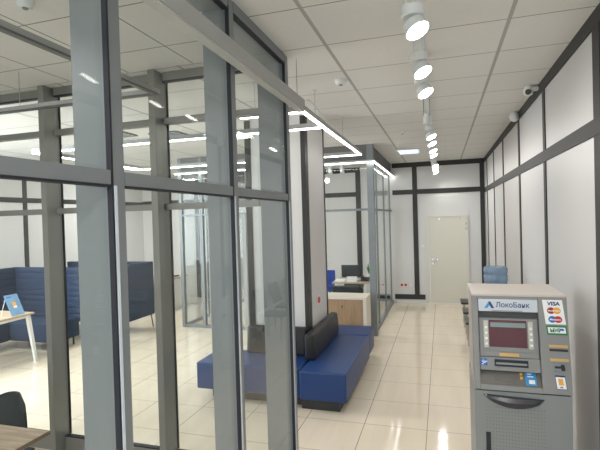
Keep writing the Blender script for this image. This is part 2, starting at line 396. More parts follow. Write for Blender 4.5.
# office cubicles at the back: front run (along X) and corridor side (along Y)
YQ = 7.85
t = thing('glass_partition', 'grey glazed office front behind the sofa and the white column', 'partition', (-3.0, YQ, 0))
qx = [-4.87, -4.42, -3.45, -2.68, -2.02]
for x in qx: MB().box(x-0.03, x+0.03, YQ, YQ+0.08, 0, ZC).build('mullion', M['alu'], t)
qe = [x for x in qx] + [-1.205]
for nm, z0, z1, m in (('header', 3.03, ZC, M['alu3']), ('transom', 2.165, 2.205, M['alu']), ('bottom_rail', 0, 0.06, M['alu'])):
    mb = MB()
    for i in range(5):
        mb.box(qe[i]+0.03, qe[i+1]-(0.03 if i < 4 else 0), YQ+0.01, YQ+0.07, z0, z1)
    mb.build(nm, m, t)
for i in range(5):
    a = qe[i]+0.03; b = qe[i+1]-(0.03 if i < 4 else 0)
    pane_y(t, YQ+0.04, a, b, 0.06, 2.165); pane_y(t, YQ+0.04, a, b, 2.205, 3.03)
o = MB().box(-4.28, -4.20, YQ-0.01, YQ+0.09, 0.0, 2.16).box(-3.56, -3.485, YQ-0.01, YQ+0.09, 0.0, 2.16).box(-4.2, -3.56, YQ-0.01, YQ+0.09, 2.09, 2.16).build('door_frame', M['profile'], t)
MB(True).tube((-4.15, YQ-0.05, 0.9), (-4.15, YQ-0.05, 1.4), 0.014).tube((-4.15, YQ-0.05, 0.95), (-4.15, YQ+0.03, 0.95), 0.01).tube((-4.15, YQ-0.05, 1.35), (-4.15, YQ+0.03, 1.35), 0.01).build('pull_handle', M['blackpl'], t)
t = thing('glass_partition', 'grey glazed office side running back along the corridor', 'partition', (-1.15, 9.4, 0))
MB().box(-1.205, -1.095, YQ, YQ+0.12, 0, ZC).build('corner_post', M['alu'], t)
qy = [8.62, 9.72, 10.83]
for y in qy: MB().box(-1.175, -1.145, y, y+0.045, 0, ZC).build('mullion', M['alu'], t)
ye = [YQ+0.12] + [y+0.045 for y in qy]; yf = qy + [YB]
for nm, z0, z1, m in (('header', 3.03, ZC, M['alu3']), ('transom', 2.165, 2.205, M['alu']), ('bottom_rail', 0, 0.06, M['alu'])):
    mb = MB()
    for a, b in zip(ye, yf): mb.box(-1.19, -1.13, a, b, z0, z1)
    mb.build(nm, m, t)
for a, b in zip(ye, yf):
    pane_x(t, -1.16, a, b, 0.06, 2.165); pane_x(t, -1.16, a, b, 2.205, 3.03)
t = thing('glass_partition', 'grey glazed end of the office on the left hall side', 'partition', (-4.87, 9.4, 0))
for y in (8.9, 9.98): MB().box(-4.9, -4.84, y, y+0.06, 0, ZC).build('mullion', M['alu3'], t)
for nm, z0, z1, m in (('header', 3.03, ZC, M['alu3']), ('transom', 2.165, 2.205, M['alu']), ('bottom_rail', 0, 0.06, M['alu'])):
    mb = MB()
    for a, b in ((YQ+0.08, 8.9), (8.96, 9.98), (10.04, YB)): mb.box(-4.89, -4.85, a, b, z0, z1)
    mb.build(nm, m, t)
for a, b in ((YQ+0.08, 8.9), (8.96, 9.98), (10.04, YB)):
    pane_x(t, -4.87, a, b, 0.06, 2.165); pane_x(t, -4.87, a, b, 2.205, 3.03)

# ---------------------------------------------------------------- column
CX0, CX1, CY0, CY1 = -2.33, -1.557, 5.3, 6.23
t = thing('column', 'square white panelled column with black corner strips behind the sofa', 'column', ((CX0+CX1)/2, (CY0+CY1)/2, 0))
MB().box(CX0, CX1, CY0, CY1, 0, ZC).build('cladding', M['plain'], t)
for x0, x1, y0, y1 in ((CX1-0.05, CX1+0.008, CY0-0.008, CY0+0.11), (CX1-0.04, CX1+0.008, CY1-0.04, CY1+0.008), (CX0-0.008, CX0+0.07, CY0-0.008, CY0+0.05), (CX0-0.008, CX0+0.05, CY1-0.05, CY1+0.008)):
    MB().box(x0, x1, y0, y1, 0, ZC).build('corner_strip', M['black'], t)
socket('white socket with a red insert on the white column', CX1, 5.72, 1.0, 'x', M['red'], s=0.06)

# ---------------------------------------------------------------- suspended linear lights
def linear_frame(name, label, segs, z0, z1, lit, wires=(), cat='light', off='unlit'):
    t = thing(name, label, cat, (segs[0][0], segs[0][2], z1))
    body = MB(); dif = MB()
    for (x0, x1, y0, y1) in segs:
        body.box(x0, x1, y0, y1, z0+0.012, z1)
        dif.box(x0+0.006, x1-0.006, y0+0.006, y1-0.006, z0, z0+0.0115)
    body.build('profile', M['profile'], t); dif.build('diffuser', M['strip'] if lit else M[off], t)
    if wires:
        for (x, y) in wires: MB().tube((x, y, z1), (x, y, ZC-(0.012 if lit else 0)), 0.003, n=6).build('suspension_wire', M['chrome'], t)
        for (x, y) in (wires if lit else ()): MB(True).tube((x, y, ZC-0.012), (x, y, ZC), 0.02).build('ceiling_cup', M['lampwhite'], t)
    return t
w = 0.04
linear_frame('linear_light', 'lit rectangular light frame hanging around the white column',
  [(-5.0, -1.125, 4.60, 4.60+w), (-5.0, -1.125, 6.86, 6.86+w), (-1.125-w, -1.125, 4.60+w, 6.86), (-5.0, -5.0+w, 4.60+w, 6.86)], 2.99, 3.05, True,
  ((-1.145, 5.6), (-3.0, 4.62), (-3.0, 6.88), (-4.97, 5.7)))
linear_frame('linear_light', 'short lit light angle nearest the glass corner, in front of the column',
  [(-1.75, -1.12, 3.86, 3.86+w), (-1.12-w, -1.12, 3.86+w, 4.59)], 2.99, 3.05, True, ((-1.6, 3.885), (-1.145, 4.3)))
linear_frame('linear_light', 'lit light line along the front and side of the rear office',
  [(-4.95, -1.06, 7.79, 7.79+w), (-1.092, -1.06, 7.77+w, YB)], 2.985, 3.03, True)
linear_frame('linear_light', 'unlit light bar running along the outside of the glass partition',
  [(-1.075, -1.015, -0.8, 3.50)], 2.905, 3.0, False, ((-1.045, 0.2),(-1.045, 3.4)))
linear_frame('linear_light', 'unlit light angle hanging inside the glazed meeting room',
  [(-1.97, -1.92, -0.5, 2.83), (-4.4, -1.92, 2.83, 2.88)], 2.98, 3.02, False, ((-1.945, 0.4), (-3.2, 2.855), (-4.3, 2.855)), off='unlit2')
# feed cable
pts = [(-1.045, 3.5, 2.97), (-1.05, 3.62, 3.02), (-1.08, 3.85, 3.09), (-1.10, 4.15, 3.10), (-1.11, 4.4, 3.09), (-1.115, 4.62, 3.058)]
tag(MB(True).path(pts, 0.006).build('power_cable', M['lampwhite']), 'thin white cable joining the unlit bar to the lit light frame', 'cable')

# ---------------------------------------------------------------- ceiling track lamps
t = thing('lamp_track', 'narrow white ceiling track carrying the row of tilted lamps', 'track', (-0.12, 6.5, ZC))
MB().box(-0.135, -0.105, 1.0, 11.0, ZC-0.02, ZC).build('rail', M['lampwhite'], t)
def track_lamp():
    t = thing('track_lamp', '', 'lamp', (0, 0, 0))
    MB().box(-0.018, 0.018, -0.05, 0.05, -0.03, 0).build('track_adapter', M['lampwhite'], t)
    MB(True).tube((-0.03, 0, -0.03), (-0.03, 0, -0.145), 0.006, n=8).tube((0.03, 0, -0.03), (0.03, 0, -0.145), 0.006, n=8).box(-0.035, 0.035, -0.01, 0.01, -0.04, -0.028).build('yoke', M['lampwhite'], t)
    MB(True).lathe([(0.052, 0), (0.06, 0.006), (0.06, 0.054), (0.052, 0.06)], (0, 0, -0.20)).build('driver_housing', M['lampwhite'], t)
    nrm = Vector((0.42, -0.24, -0.87)).normalized()
    c = Vector((0.018, -0.012, -0.262))
    MB(True).tube(c-nrm*0.035, c+nrm*0.018, 0.056, 0.064, 28).build('lamp_head', M['lampwhite'], t)
    d = MB(True).tube(c+nrm*0.0182, c+nrm*0.0215, 0.058, 0.058, 28).build('lit_lens', M['disc'], t, label='glowing white lens')
    MB(True).tube((0, 0, -0.20), tuple(c), 0.012, n=10).build('joint', M['lampwhite'], t)
    return t, nrm, c
proto, nrm, cc = track_lamp()
ys = [2.45, 3.17, 3.71, 5.82, 6.38, 7.1, 7.65, 9.3, 9.8, 10.3, 10.75]
ordn = ['nearest', 'second nearest', 'third nearest', 'fourth nearest', 'fifth nearest', 'sixth nearest', 'seventh nearest', 'fourth farthest', 'third farthest', 'second farthest', 'farthest']
def lamp_light(pos, k):
    l = bpy.data.lights.new('track_lamp_light', 'SPOT'); l.energy = 23; l.spot_size = math.radians(150); l.spot_blend = 0.8
    l.shadow_soft_size = 0.055; l.color = (1.0, 0.97, 0.93)
    o = bpy.data.objects.new('track_lamp_light', l); COL.objects.link(o)
    o.location = pos + cc + nrm*0.03; o.rotation_euler = nrm.to_track_quat('-Z', 'Y').to_euler()
for i, y in enumerate(ys):
    o = proto if i == 0 else copy_tree(proto)
    o.location = (-0.12, y, ZC-0.02)
    tag(o, '%s of the lit round white lamps tilted down from the ceiling track' % ordn[i], 'lamp', 'round lamps on the ceiling track')
    lamp_light(Vector(o.location), i)
# lamp turned away, seen edge-on between the third and the fourth
t = thing('track_lamp', 'grey track lamp turned away from the viewer, between the lit ones', 'lamp', (-0.12, 4.9, ZC-0.02))
MB().box(-0.138, -0.102, 4.85, 4.95, ZC-0.05, ZC-0.02).build('track_adapter', M['lampwhite'], t)
MB(True).tube((-0.15, 4.9, ZC-0.05), (-0.15, 4.9, ZC-0.22), 0.006, n=8).tube((-0.09, 4.9, ZC-0.05), (-0.09, 4.9, ZC-0.22), 0.006, n=8).build('yoke', M['profile'], t)
MB(True).tube((-0.12, 4.92, ZC-0.20), (-0.13, 4.92, ZC-0.30), 0.032, n=24).build('lamp_head', M['lampwhite'], t)

# invented square panels, added as fill for hall, office, meeting room and corridor
M['fillglow'] = mat('added_fill_panel', (1, 1, 1), 0.5, emit=(1.0, 0.98, 0.95), es=2.5)  # glow of the added fill panels
def panel(x, y, p, lb):
    t = thing('ceiling_light', lb, 'light', (x, y, ZC), 'added square fill panels')
    MB().box(x-0.3, x+0.3, y-0.3, y+0.3, ZC-0.012, ZC).build('frame', M['lampwhite'], t)
    MB().box(x-0.28, x+0.28, y-0.28, y+0.28, ZC-0.016, ZC-0.0125).build('lit_panel', M['fillglow'], t)
    area('added_panel_fill', (x, y, ZC-0.02), (0, 0, -1), 0.56, 0.56, p, (1, 0.975, 0.94))
panel(-7.0, 4.0, 62, 'added square fill panel above the leaflet table'); panel(-5.9, 3.9, 50, 'added square fill panel between the table and the glazed meeting room')
panel(-2.2, 8.25, 16, 'added square fill panel just inside the office front, behind the cabinet'); panel(-3.9, 8.25, 16, 'added square fill panel inside the office, toward its left end')
panel(-6.5, 8.75, 60, 'added square fill panel over the navy sofas near the back wall'); panel(-2.9, 0.6, 30, 'added square fill panel above the meeting table')
panel(0.2, -1.0, 60, 'added square fill panel over the corridor before the cash machine')
# ceiling panel light and small ceiling devices
t = thing('ceiling_light', 'small lit rectangular louvre light set in the far ceiling', 'light', (-0.58, 9.1, ZC))
MB().box(-0.79, -0.37, 8.82, 9.4, ZC-0.012, ZC).build('frame', M['lampwhite'], t)
M['panelglow'] = mat('cool_lit_panel', (0.9, 0.95, 1), 0.5, emit=(0.78, 0.9, 1.0), es=1.2)
MB().box(-0.77, -0.39, 8.84, 9.38, ZC-0.016, ZC-0.0125).build('lit_panel', M['panelglow'], t)
mb = MB()
for i in range(9): mb.box(-0.765+i*0.045, -0.755+i*0.045, 8.85, 9.37, ZC-0.03, ZC-0.0165)
mb.build('louvre', M['alu'], t)
for (x, y, s, lb) in ((-0.84, 4.08, 0.055, 'white round smoke detector nearest the camera on the corridor ceiling'), (-1.40, 6.12, 0.04, 'small round ceiling sensor above the light frame near the column'),
                   (-0.52, 6.88, 0.04, 'small round ceiling sensor left of the lamp track, farthest along'), (-2.15, 1.975, 0.045, 'round metal ceiling fixture above the meeting room')):
    t = thing('smoke_detector', lb, 'detector', (x, y, ZC))
    MB(True).lathe([(s*0.6, -0.045), (s*0.85, -0.035), (s, -0.012), (s, 0)], (x, y, ZC)).build('body', M['lampwhite'], t)
    MB(True).tube((x, y, ZC-0.05), (x, y, ZC-0.045), s*0.35).build('sensor_cap', M['alu'], t)
# slotted vents in the left hall ceiling
for (x0, x1, y0, y1, lb) in ((-4.45, -4.05, 5.15, 5.5, 'black slotted ceiling vent, the left of two above the hall'), (-3.85, -3.4, 5.45, 5.85, 'black slotted ceiling vent, the right of two above the hall')):
    t = thing('ceiling_vent', lb, 'vent', ((x0+x1)/2, (y0+y1)/2, ZC))
    MB().box(x0, x1, y0, y1, ZC-0.01, ZC).build('backing', M['black'], t)
    mb = MB()
    for i in range(5): mb.box(x0, x1, y0+i*(y1-y0-0.02)/4, y0+0.02+i*(y1-y0-0.02)/4, ZC-0.02, ZC-0.0105)
    mb.build('slats', M['profile'], t)

# CCTV camera and sensor at the right wall top
t = thing('security_camera', 'white dome security camera with black lens at the top of right wall', 'camera', (0.845, 5.0, ZC))
MB(True).lathe([(0.02, -0.095), (0.038, -0.085), (0.046, -0.055), (0.04, -0.02), (0.025, 0)], (0.845, 5.0, ZC)).build('housing', M['white'], t)
MB().box(0.865, XR, 4.97, 5.03, ZC-0.05, ZC-0.02).build('bracket', M['white'], t)
lp = Vector((0.845, 5.0, ZC-0.055)); dr = Vector((-0.2, -1, -0.30)).normalized()
MB(True).tube(lp+dr*0.03, lp+dr*0.052, 0.030, 0.024, 20).build('lens', M['blackpl'], t)
t = thing('motion_sensor', 'small white round sensor at top of right wall behind the security camera', 'sensor', (0.885, 6.2, ZC))
MB(True).lathe([(0.02, -0.12), (0.045, -0.10), (0.055, -0.06), (0.045, -0.02), (0.03, 0)], (0.885, 6.2, ZC)).build('housing', M['white'], t)
MB(True).tube((0.875, 6.16, ZC-0.07), (0.87, 6.13, ZC-0.075), 0.025).build('sensor_window', M['lampwhite'], t)

# ---------------------------------------------------------------- corner sofa
t = thing('corner_sofa', 'blue leatherette corner sofa with black back bolsters wrapped around the column', 'sofa', (-1.5, 5.4, 0))
ZS0, ZS1 = 0.125, 0.432
o = MB(True).box(-2.76, -1.505, 4.68, 5.27, ZS0, ZS1, 0.022, 3).build('seat_block', M['blue'], t)
o = MB(True).box(-1.495, -0.985, 4.63, 6.22, ZS0, ZS1, 0.022, 3).build('seat_block', M['blue'], t)
o = MB(True).box(-2.0, -1.0, 6.245, 6.80, ZS0, ZS1, 0.022, 3).build('seat_block', M['blue'], t)
MB().box(-2.62, -1.5, 4.80, 5.2, 0, ZS0).build('plinth', M['plinth'], t)
MB().box(-1.495, -1.075, 4.71, 6.2, 0, ZS0).build('plinth', M['plinth'], t)
MB().box(-1.9, -1.075, 6.3, 6.7, 0, ZS0).build('plinth', M['plinth'], t)
# bolsters: slightly leaning slabs with a rounded top
def bolster(prof, axis, a0, a1): return MB(True).prism(prof, axis, a0, a1, 0.05, 4).build('back_bolster', M['bolster'], t)
bolster([(5.13, 0.425), (5.285, 0.425), (5.285, 0.755), (5.17, 0.765)], 'x', -2.33, -1.558)
bolster([(-1.41, 0.425), (-1.54, 0.425), (-1.54, 0.735), (-1.43, 0.735)], 'y', 4.99, 6.3)

# ---------------------------------------------------------------- cabinet in front of the office
CXa, CXb, CYa, CYb, CZ = -2.45, -1.165, 7.18, 7.62, 0.78
t = thing('cabinet', 'low cabinet with oak doors and cream top behind the sofa', 'cabinet', ((CXa+CXb)/2, (CYa+CYb)/2, 0))
MB().box(CXa+0.025, CXb-0.055, CYa+0.02, CYb, 0.06, CZ-0.035).build('carcass', M['cream'], t)
MB().box(CXa+0.04, CXb-0.06, CYa+0.05, CYb-0.02, 0, 0.06).build('plinth', M['dgrey'], t)
MB().box(CXa, CXb, CYa-0.01, CYb+0.01, CZ-0.035, CZ, 0.003, 1).build('top_board', M['cream'], t)
MB().box(CXb-0.055, CXb, CYa, CYb, 0, CZ-0.035).build('side_panel', M['cream'], t)
MB().box(CXa, CXa+0.025, CYa, CYb, 0, CZ-0.035).build('side_panel', M['cream'], t)
for i, (a, b) in enumerate(((CXa+0.03, -2.02), (-2.014, -1.612), (-1.606, CXb-0.06))):
    d = MB().box(a, b, CYa, CYa+0.019, 0.07, CZ-0.04).build('door', M['oak'], t)
    if i == 2: MB(True).tube((a+0.05 if i == 2 else b-0.05, CYa-0.008, 0.64), (a+0.05 if i == 2 else b-0.05, CYa, 0.64), 0.010).box((a+0.045 if i == 2 else b-0.055), (a+0.055 if i == 2 else b-0.045), CYa-0.012, CYa-0.008, 0.60, 0.645).build('key_lock', M['blackpl'], d)

# ---------------------------------------------------------------- office desk and what is on it
DX0, DX1, DY0, DY1 = -2.16, -1.42, 9.05, 9.85
t = thing('office_desk', 'office desk with oak top and white legs inside the glazed office', 'desk', (-1.8, 9.4, 0))
MB().box(DX0, DX1, DY0, DY1, 0.72, 0.75, 0.003, 1).build('desktop', M['oaktop'], t)
for x in (DX0+0.05, DX1-0.09):
    for y in (DY0+0.03, DY1-0.07): MB().box(x, x+0.04, y, y+0.04, 0, 0.72).build('leg', M['white'], t)
def office_chair(loc, shell, label, hz=0.98, w=0.46):
    x, y = loc; t = thing('office_chair', label, 'chair', (x, y, 0))
    MB(True).box(x-w/2, x+w/2, y-0.22, y+0.24, 0.44, 0.51, 0.03, 3).build('seat', shell, t)
    b = MB(True).prism([(y-0.24, 0.52), (y-0.19, 0.52), (y-0.23, hz), (y-0.28, hz)], 'x', x-w/2, x+w/2, 0.022, 3)
    b.build('backrest', shell, t)
    MB(True).tube((x, y, 0.1), (x, y, 0.45), 0.028).build('gas_column', M['blackpl'], t)
    m = MB(True)
    for k in range(5):
        a = 2*math.pi*k/5+0.3; m.tube((x, y, 0.11), (x+0.27*math.cos(a), y+0.27*math.sin(a), 0.065), 0.02, 0.014, 8)
    m.build('star_base', M['blackpl'], t)
    for k in range(5):
        a = 2*math.pi*k/5+0.3; cx, cy = x+0.27*math.cos(a), y+0.27*math.sin(a)
        MB(True).tube((cx-0.012*math.sin(a), cy+0.012*math.cos(a), 0.028), (cx+0.012*math.sin(a), cy-0.012*math.cos(a), 0.028), 0.028, n=12).build('castor', M['blackpl'], t)
    return t
office_chair((-1.72, 8.55), M['bchair'], 'black office chair in front of the oak desk, behind the cabinet', 0.80, 0.52)
office_chair((-2.42, 9.95), M['bluesh'], 'blue chair at the left end of the oak office desk', 0.92, 0.36)
office_chair((-1.95, 10.25), M['bchair'], 'black office chair on the far side of the oak desk', 1.0, 0.42)
for k, (x, y, a) in enumerate(((-2.02, 9.24, 0.08), (-1.76, 9.26, -0.1), (-1.86, 9.62, 0.2))):
    s = thing('paper_stack', ['white paper stack at the left end of the oak desk', 'white paper stack in the middle of the oak desk', 'white paper stack at the rear of the oak desk'][k], 'papers', (x, y, 0.75), 'papers on the office desk')
    s.rotation_euler = (0, 0, a)
    me = MB()
    for j in range(5): me.box(x-0.105+0.004*((j*7) % 3), x+0.105+0.004*((j*5) % 3), y-0.148, y+0.148, 0.75+j*0.006, 0.7555+j*0.006)
    s.rotation_euler = (0, 0, 0); me.build('sheets', M['paper'], s); s.rotation_euler = (0, 0, a)
t = thing('telephone', 'dark desk telephone at the right end of the oak desk', 'phone', (-1.52, 9.3, 0.75))
MB(True).prism([(9.2, 0.75), (9.4, 0.75), (9.4, 0.82), (9.2, 0.78)], 'x', -1.60, -1.44, 0.006, 2).build('base', M['blackpl'], t)
MB(True).box(-1.595, -1.55, 9.2, 9.4, 0.815, 0.85, 0.01, 2).build('handset', M['blackpl'], t)
t = thing('potted_plant', 'small green plant in a white pot on the oak office desk', 'plant', (-1.50, 9.68, 0.75))
MB(True).lathe([(0.035, 0), (0.05, 0.09), (0.045, 0.09)], (-1.50, 9.68, 0.75), 16).build('pot', M['white'], t)
m = MB()
for k in range(16):
    a = k*2.4; rr = 0.04+0.05*random.random(); h = 0.12+0.16*random.random(); c = Vector((-1.50, 9.68, 0.84)); tip = c+Vector((rr*math.cos(a), rr*math.sin(a), h)); md = (c+tip)/2+Vector((0.012*math.cos(a+1.57), 0.012*math.sin(a+1.57), 0.02)); m2 = (c+tip)/2-Vector((0.012*math.cos(a+1.57), 0.012*math.sin(a+1.57), -0.02))
    vs = [m.b.verts.new(v) for v in (c+Vector((0.004*math.cos(a), 0.004*math.sin(a), 0)), md, tip, m2)]; m.b.faces.new(vs)
m.build('leaves', M['leaf'], t)
# spot lamps on the track inside the office
t = thing('ceiling_spotlight', 'twin white spotlights hanging from the ceiling inside the rear office', 'spotlight', (-2.2, 9.3, ZC))
MB().box(-2.6, -1.7, 9.29, 9.32, ZC-0.03, ZC).build('rail', M['black'], t)
for x in (-2.2, -1.95):
    h = MB(True).tube((x, 9.305, ZC-0.03), (x, 9.305, ZC-0.2), 0.008, n=8).tube((x, 9.305, ZC-0.2), (x+0.03, 9.24, ZC-0.33), 0.035, 0.045).build('spot_head', M['lampwhite'], t)
t = thing('globe_lamp', 'glowing round lamp inside the rear office beside the column', 'lamp', (-2.33, 9.6, ZC))
MB(True).tube((-2.33, 9.6, 2.92), (-2.33, 9.6, ZC), 0.006, n=8).build('stem', M['lampwhite'], t)
M['globe'] = mat('warm_globe', (1, 1, 1), 0.5, emit=(1, 0.97, 0.9), es=6)
MB(True).lathe([(0.015, -0.05), (0.036, -0.04), (0.05, -0.015), (0.05, 0.015), (0.036, 0.04), (0.015, 0.05)], (-2.33, 9.6, 2.86), 20).build('globe', M['globe'], t)

# ---------------------------------------------------------------- left hall: booths, table, desk
def booth_panel(mb, x0, x1, y0, y1, z0, z1, axis):   # quilted horizontal channels
    n = 9; h = (z1-z0)/n
    for i in range(n): mb.box(x0, x1, y0, y1, z0+i*h, z0+(i+1)*h-0.001, 0.012, 2)
t = thing('booth_sofa', 'high-backed navy corner booth against the left wall behind the leaflet table', 'sofa', (-6.8, 6.2, 0))
mb = MB(True); booth_panel(mb, -7.45, -6.03, 6.42, 6.52, 0.42, 1.32, 'x'); mb.build('backrest', M['booth'], t)
mb = MB(True); booth_panel(mb, -7.56, -7.46, 4.3, 6.52, 0.42, 1.32, 'y'); mb.build('backrest', M['booth'], t)
MB(True).box(-7.44, -6.03, 5.85, 6.41, 0.15, 0.47, 0.03, 3).build('seat_cushion', M['booth'], t)
MB(True).box(-7.44, -6.95, 4.3, 5.84, 0.15, 0.47, 0.03, 3).build('seat_cushion', M['booth'], t)
for x, y in ((-7.4, 4.4), (-7.4, 6.35), (-6.12, 6.35), (-6.12, 5.95), (-7.0, 4.4)): MB(True).tube((x, y, 0), (x, y, 0.16), 0.015, n=10).build('leg', M['blackpl'], t)
t = thing('booth_sofa', 'navy high-backed sofa on thin black legs left of the office end', 'sofa', (-6.5, 7.4, 0))
mb = MB(True); booth_panel(mb, -7.5, -5.56, 7.68, 7.78, 0.42, 1.30, 'x'); mb.build('backrest', M['booth'], t)
MB(True).prism([(6.87, 0.26), (7.78, 0.26), (7.78, 1.30), (7.1, 1.31), (6.87, 1.20)], 'x', -5.55, -5.47, 0.02, 3).build('wing_panel', M['booth'], t)
MB(True).box(-7.5, -5.56, 6.95, 7.67, 0.24, 0.47, 0.03, 3).build('seat_cushion', M['booth'], t)
for x, y, x2, y2 in ((-5.5, 6.92, -5.42, 6.85), (-5.52, 7.72, -5.52, 7.78), (-7.4, 7.0, -7.42, 6.93), (-7.4, 7.7, -7.42, 7.76)): MB(True).tube((x2, y2, 0), (x, y, 0.28), 0.011, n=10).build('leg', M['blackpl'], t)
t = thing('booth_table', 'oak topped table with white splayed legs in front of the navy booth', 'table', (-6.4, 4.9, 0))
MB().box(-6.78, -5.98, 4.15, 5.46, 0.72, 0.75, 0.004, 1).build('tabletop', M['oaktop'], t)
for sx, sy in ((1, 1), (1, -1), (-1, 1), (-1, -1)):
    cx, cy = -6.38+sx*0.34, 4.805+sy*0.58; bx, by = -6.38+sx*0.43, 4.805+sy*0.62
    MB().hexa([(bx-0.02, by-0.02, 0), (cx-0.025, cy-0.025, 0.72), (bx-0.02, by+0.02, 0), (cx-0.025, cy+0.025, 0.72), (bx+0.02, by-0.02, 0), (cx+0.03, cy-0.025, 0.72), (bx+0.02, by+0.02, 0), (cx+0.03, cy+0.025, 0.72)]).build('leg', M['white'], t)
MB().box(-6.70, -6.06, 5.37, 5.40, 0.67, 0.72).box(-6.70, -6.06, 4.21, 4.24, 0.67, 0.72).box(-6.70, -6.67, 4.24, 5.37, 0.67, 0.72).box(-6.09, -6.06, 4.24, 5.37, 0.67, 0.72).build('apron', M['white'], t)
t = thing('leaflet_stand', 'pale blue leaflet standing tilted on the booth table', 'leaflet', (-6.1, 5.2, 0.75))
def leaf(u_, v, d=0.0):   # u across, v up
    base = Vector((-6.03, 5.11, 0.755)); ax = Vector((0.004, 0.215, 0)); up = Vector((-0.11, -0.03, 0.30)); nn = ax.cross(up).normalized()
    return base+ax*u_+up*v+nn*d
def leafbox(u0, u1, v0, v1, d0, d1): return MB().hexa([leaf(a, b, c) for a in (u0, u1) for c in (d0, d1) for b in (v0, v1)])
M['sky'] = mat('leaflet_blue', (0.20, 0.38, 0.62), 0.4, noise=0.35, nscale=9)
leafbox(0, 1, 0, 1, 0, 0.004).build('sheet', M['sky'], t)
leafbox(0.36, 0.66, 0.42, 0.64, 0.004, 0.0055).build('printed_picture', M['cardyel'], t)
leafbox(0.38, 0.64, 0.34, 0.45, 0.0055, 0.0065).build('printed_picture', M['paper'], t)
leafbox(0.12, 0.5, 0.86, 0.91, 0.004, 0.0055).build('printed_heading', M['bluep'], t)
a, b = leaf(0.1, 0.9, -0.001), leaf(0.0, 0.0, 0)+Vector((-0.2, 0.0, 0))
MB().tube(a, b, 0.004, n=6).tube(leaf(0.9, 0.9, -0.001), leaf(1, 0, 0)+Vector((-0.2, 0.0, 0)), 0.004, n=6).build('easel', M['white'], t)
# desk near the left office end
t = thing('reception_desk', 'white-sided desk with oak top near the left end of the office', 'desk', (-6.2, 9.5, 0))
MB().box(-6.75, -6.02, 9.1, 9.95, 0.72, 0.75).build('desktop', M['oaktop'], t)
MB().box(-6.10, -6.06, 9.12, 9.93, 0, 0.72).build('side_panel', M['white'], t)
MB().box(-6.72, -6.68, 9.12, 9.93, 0, 0.72).build('side_panel', M['white'], t)
MB().box(-6.68, -6.10, 9.85, 9.87, 0.2, 0.72).build('modesty_panel', M['white'], t)
t = thing('laptop', 'closed dark laptop lying on the white-sided desk', 'laptop', (-6.28, 9.6, 0.75))
MB(True).box(-6.45, -6.12, 9.48, 9.72, 0.75, 0.765, 0.004, 2).build('base', M['blackpl'], t)
MB(True).box(-6.45, -6.12, 9.48, 9.72, 0.766, 0.778, 0.004, 2).build('lid', M['bchair'], t)

# ---------------------------------------------------------------- meeting room: table and chair
t = thing('meeting_table', 'oak topped table corner inside the glazed meeting room, nearest the viewer', 'table', (-3.1, 1.6, 0))
MB().box(-3.8, -2.43, 0.95, 2.29, 0.72, 0.75, 0.002, 1).build('tabletop', M['oaktop'], t)
MB().box(-2.4305, -2.4285, 0.955, 2.285, 0.723, 0.747).box(-3.795, -2.435, 2.2895, 2.2915, 0.723, 0.747).build('edge_band', M['oakedge'], t, label='darker brown edge band')
for x in (-3.7, -2.58):
    for y in (1.05, 2.14): MB().box(x, x+0.05, y, y+0.05, 0, 0.72).build('leg', M['white'], t)
def shell_chair(x, y, label):
    t = thing('shell_chair', label, 'chair', (x, y, 0))
    b = MB(True); n = 14; m_ = 8; rows = []
    for j in range(m_+1):
        v = j/m_; row = []
        for i in range(n+1):
            uu = i/n*2-1; hw = 0.23*(1-0.22*v**3)*(1 if v < .85 else 1-0.25*((v-.85)/.15)**2)
            row.append((x+uu*hw, y+0.19+0.05*v-0.09*uu*uu, 0.46+0.37*v-0.06*v*uu**4))
        rows.append(row)
    for off in (0, 1): pass
    def grid(dy):
        return [[b.b.verts.new((p[0], p[1]+dy, p[2])) for p in rw] for rw in rows]
    A = grid(0); B = grid(0.018)
    for j in range(m_):
        for i in range(n):
            b.b.faces.new((A[j][i], A[j][i+1], A[j+1][i+1], A[j+1][i])); b.b.faces.new((B[j][i], B[j+1][i], B[j+1][i+1], B[j][i+1]))
    for j in range(m_):
        b.b.faces.new((A[j][0], A[j+1][0], B[j+1][0], B[j][0])); b.b.faces.new((A[j][n], B[j][n], B[j+1][n], A[j+1][n]))
    for i in range(n):
        b.b.faces.new((A[0][i], B[0][i], B[0][i+1], A[0][i+1])); b.b.faces.new((A[m_][i], A[m_][i+1], B[m_][i+1], B[m_][i]))
    b.build('backrest', M['bchair'], t)
    MB(True).box(x-0.23, x+0.23, y-0.22, y+0.2, 0.43, 0.465, 0.015, 3).build('seat', M['bchair'], t)
    for sx in (-1, 1):
        for sy in (-1, 1): MB(True).tube((x+sx*0.22, y+sy*0.2, 0), (x+sx*0.15, y+sy*0.14, 0.43), 0.012, n=8).build('leg', M['blackpl'], t)
shell_chair(-3.07, 2.36, 'dark grey shell chair behind the oak meeting table')

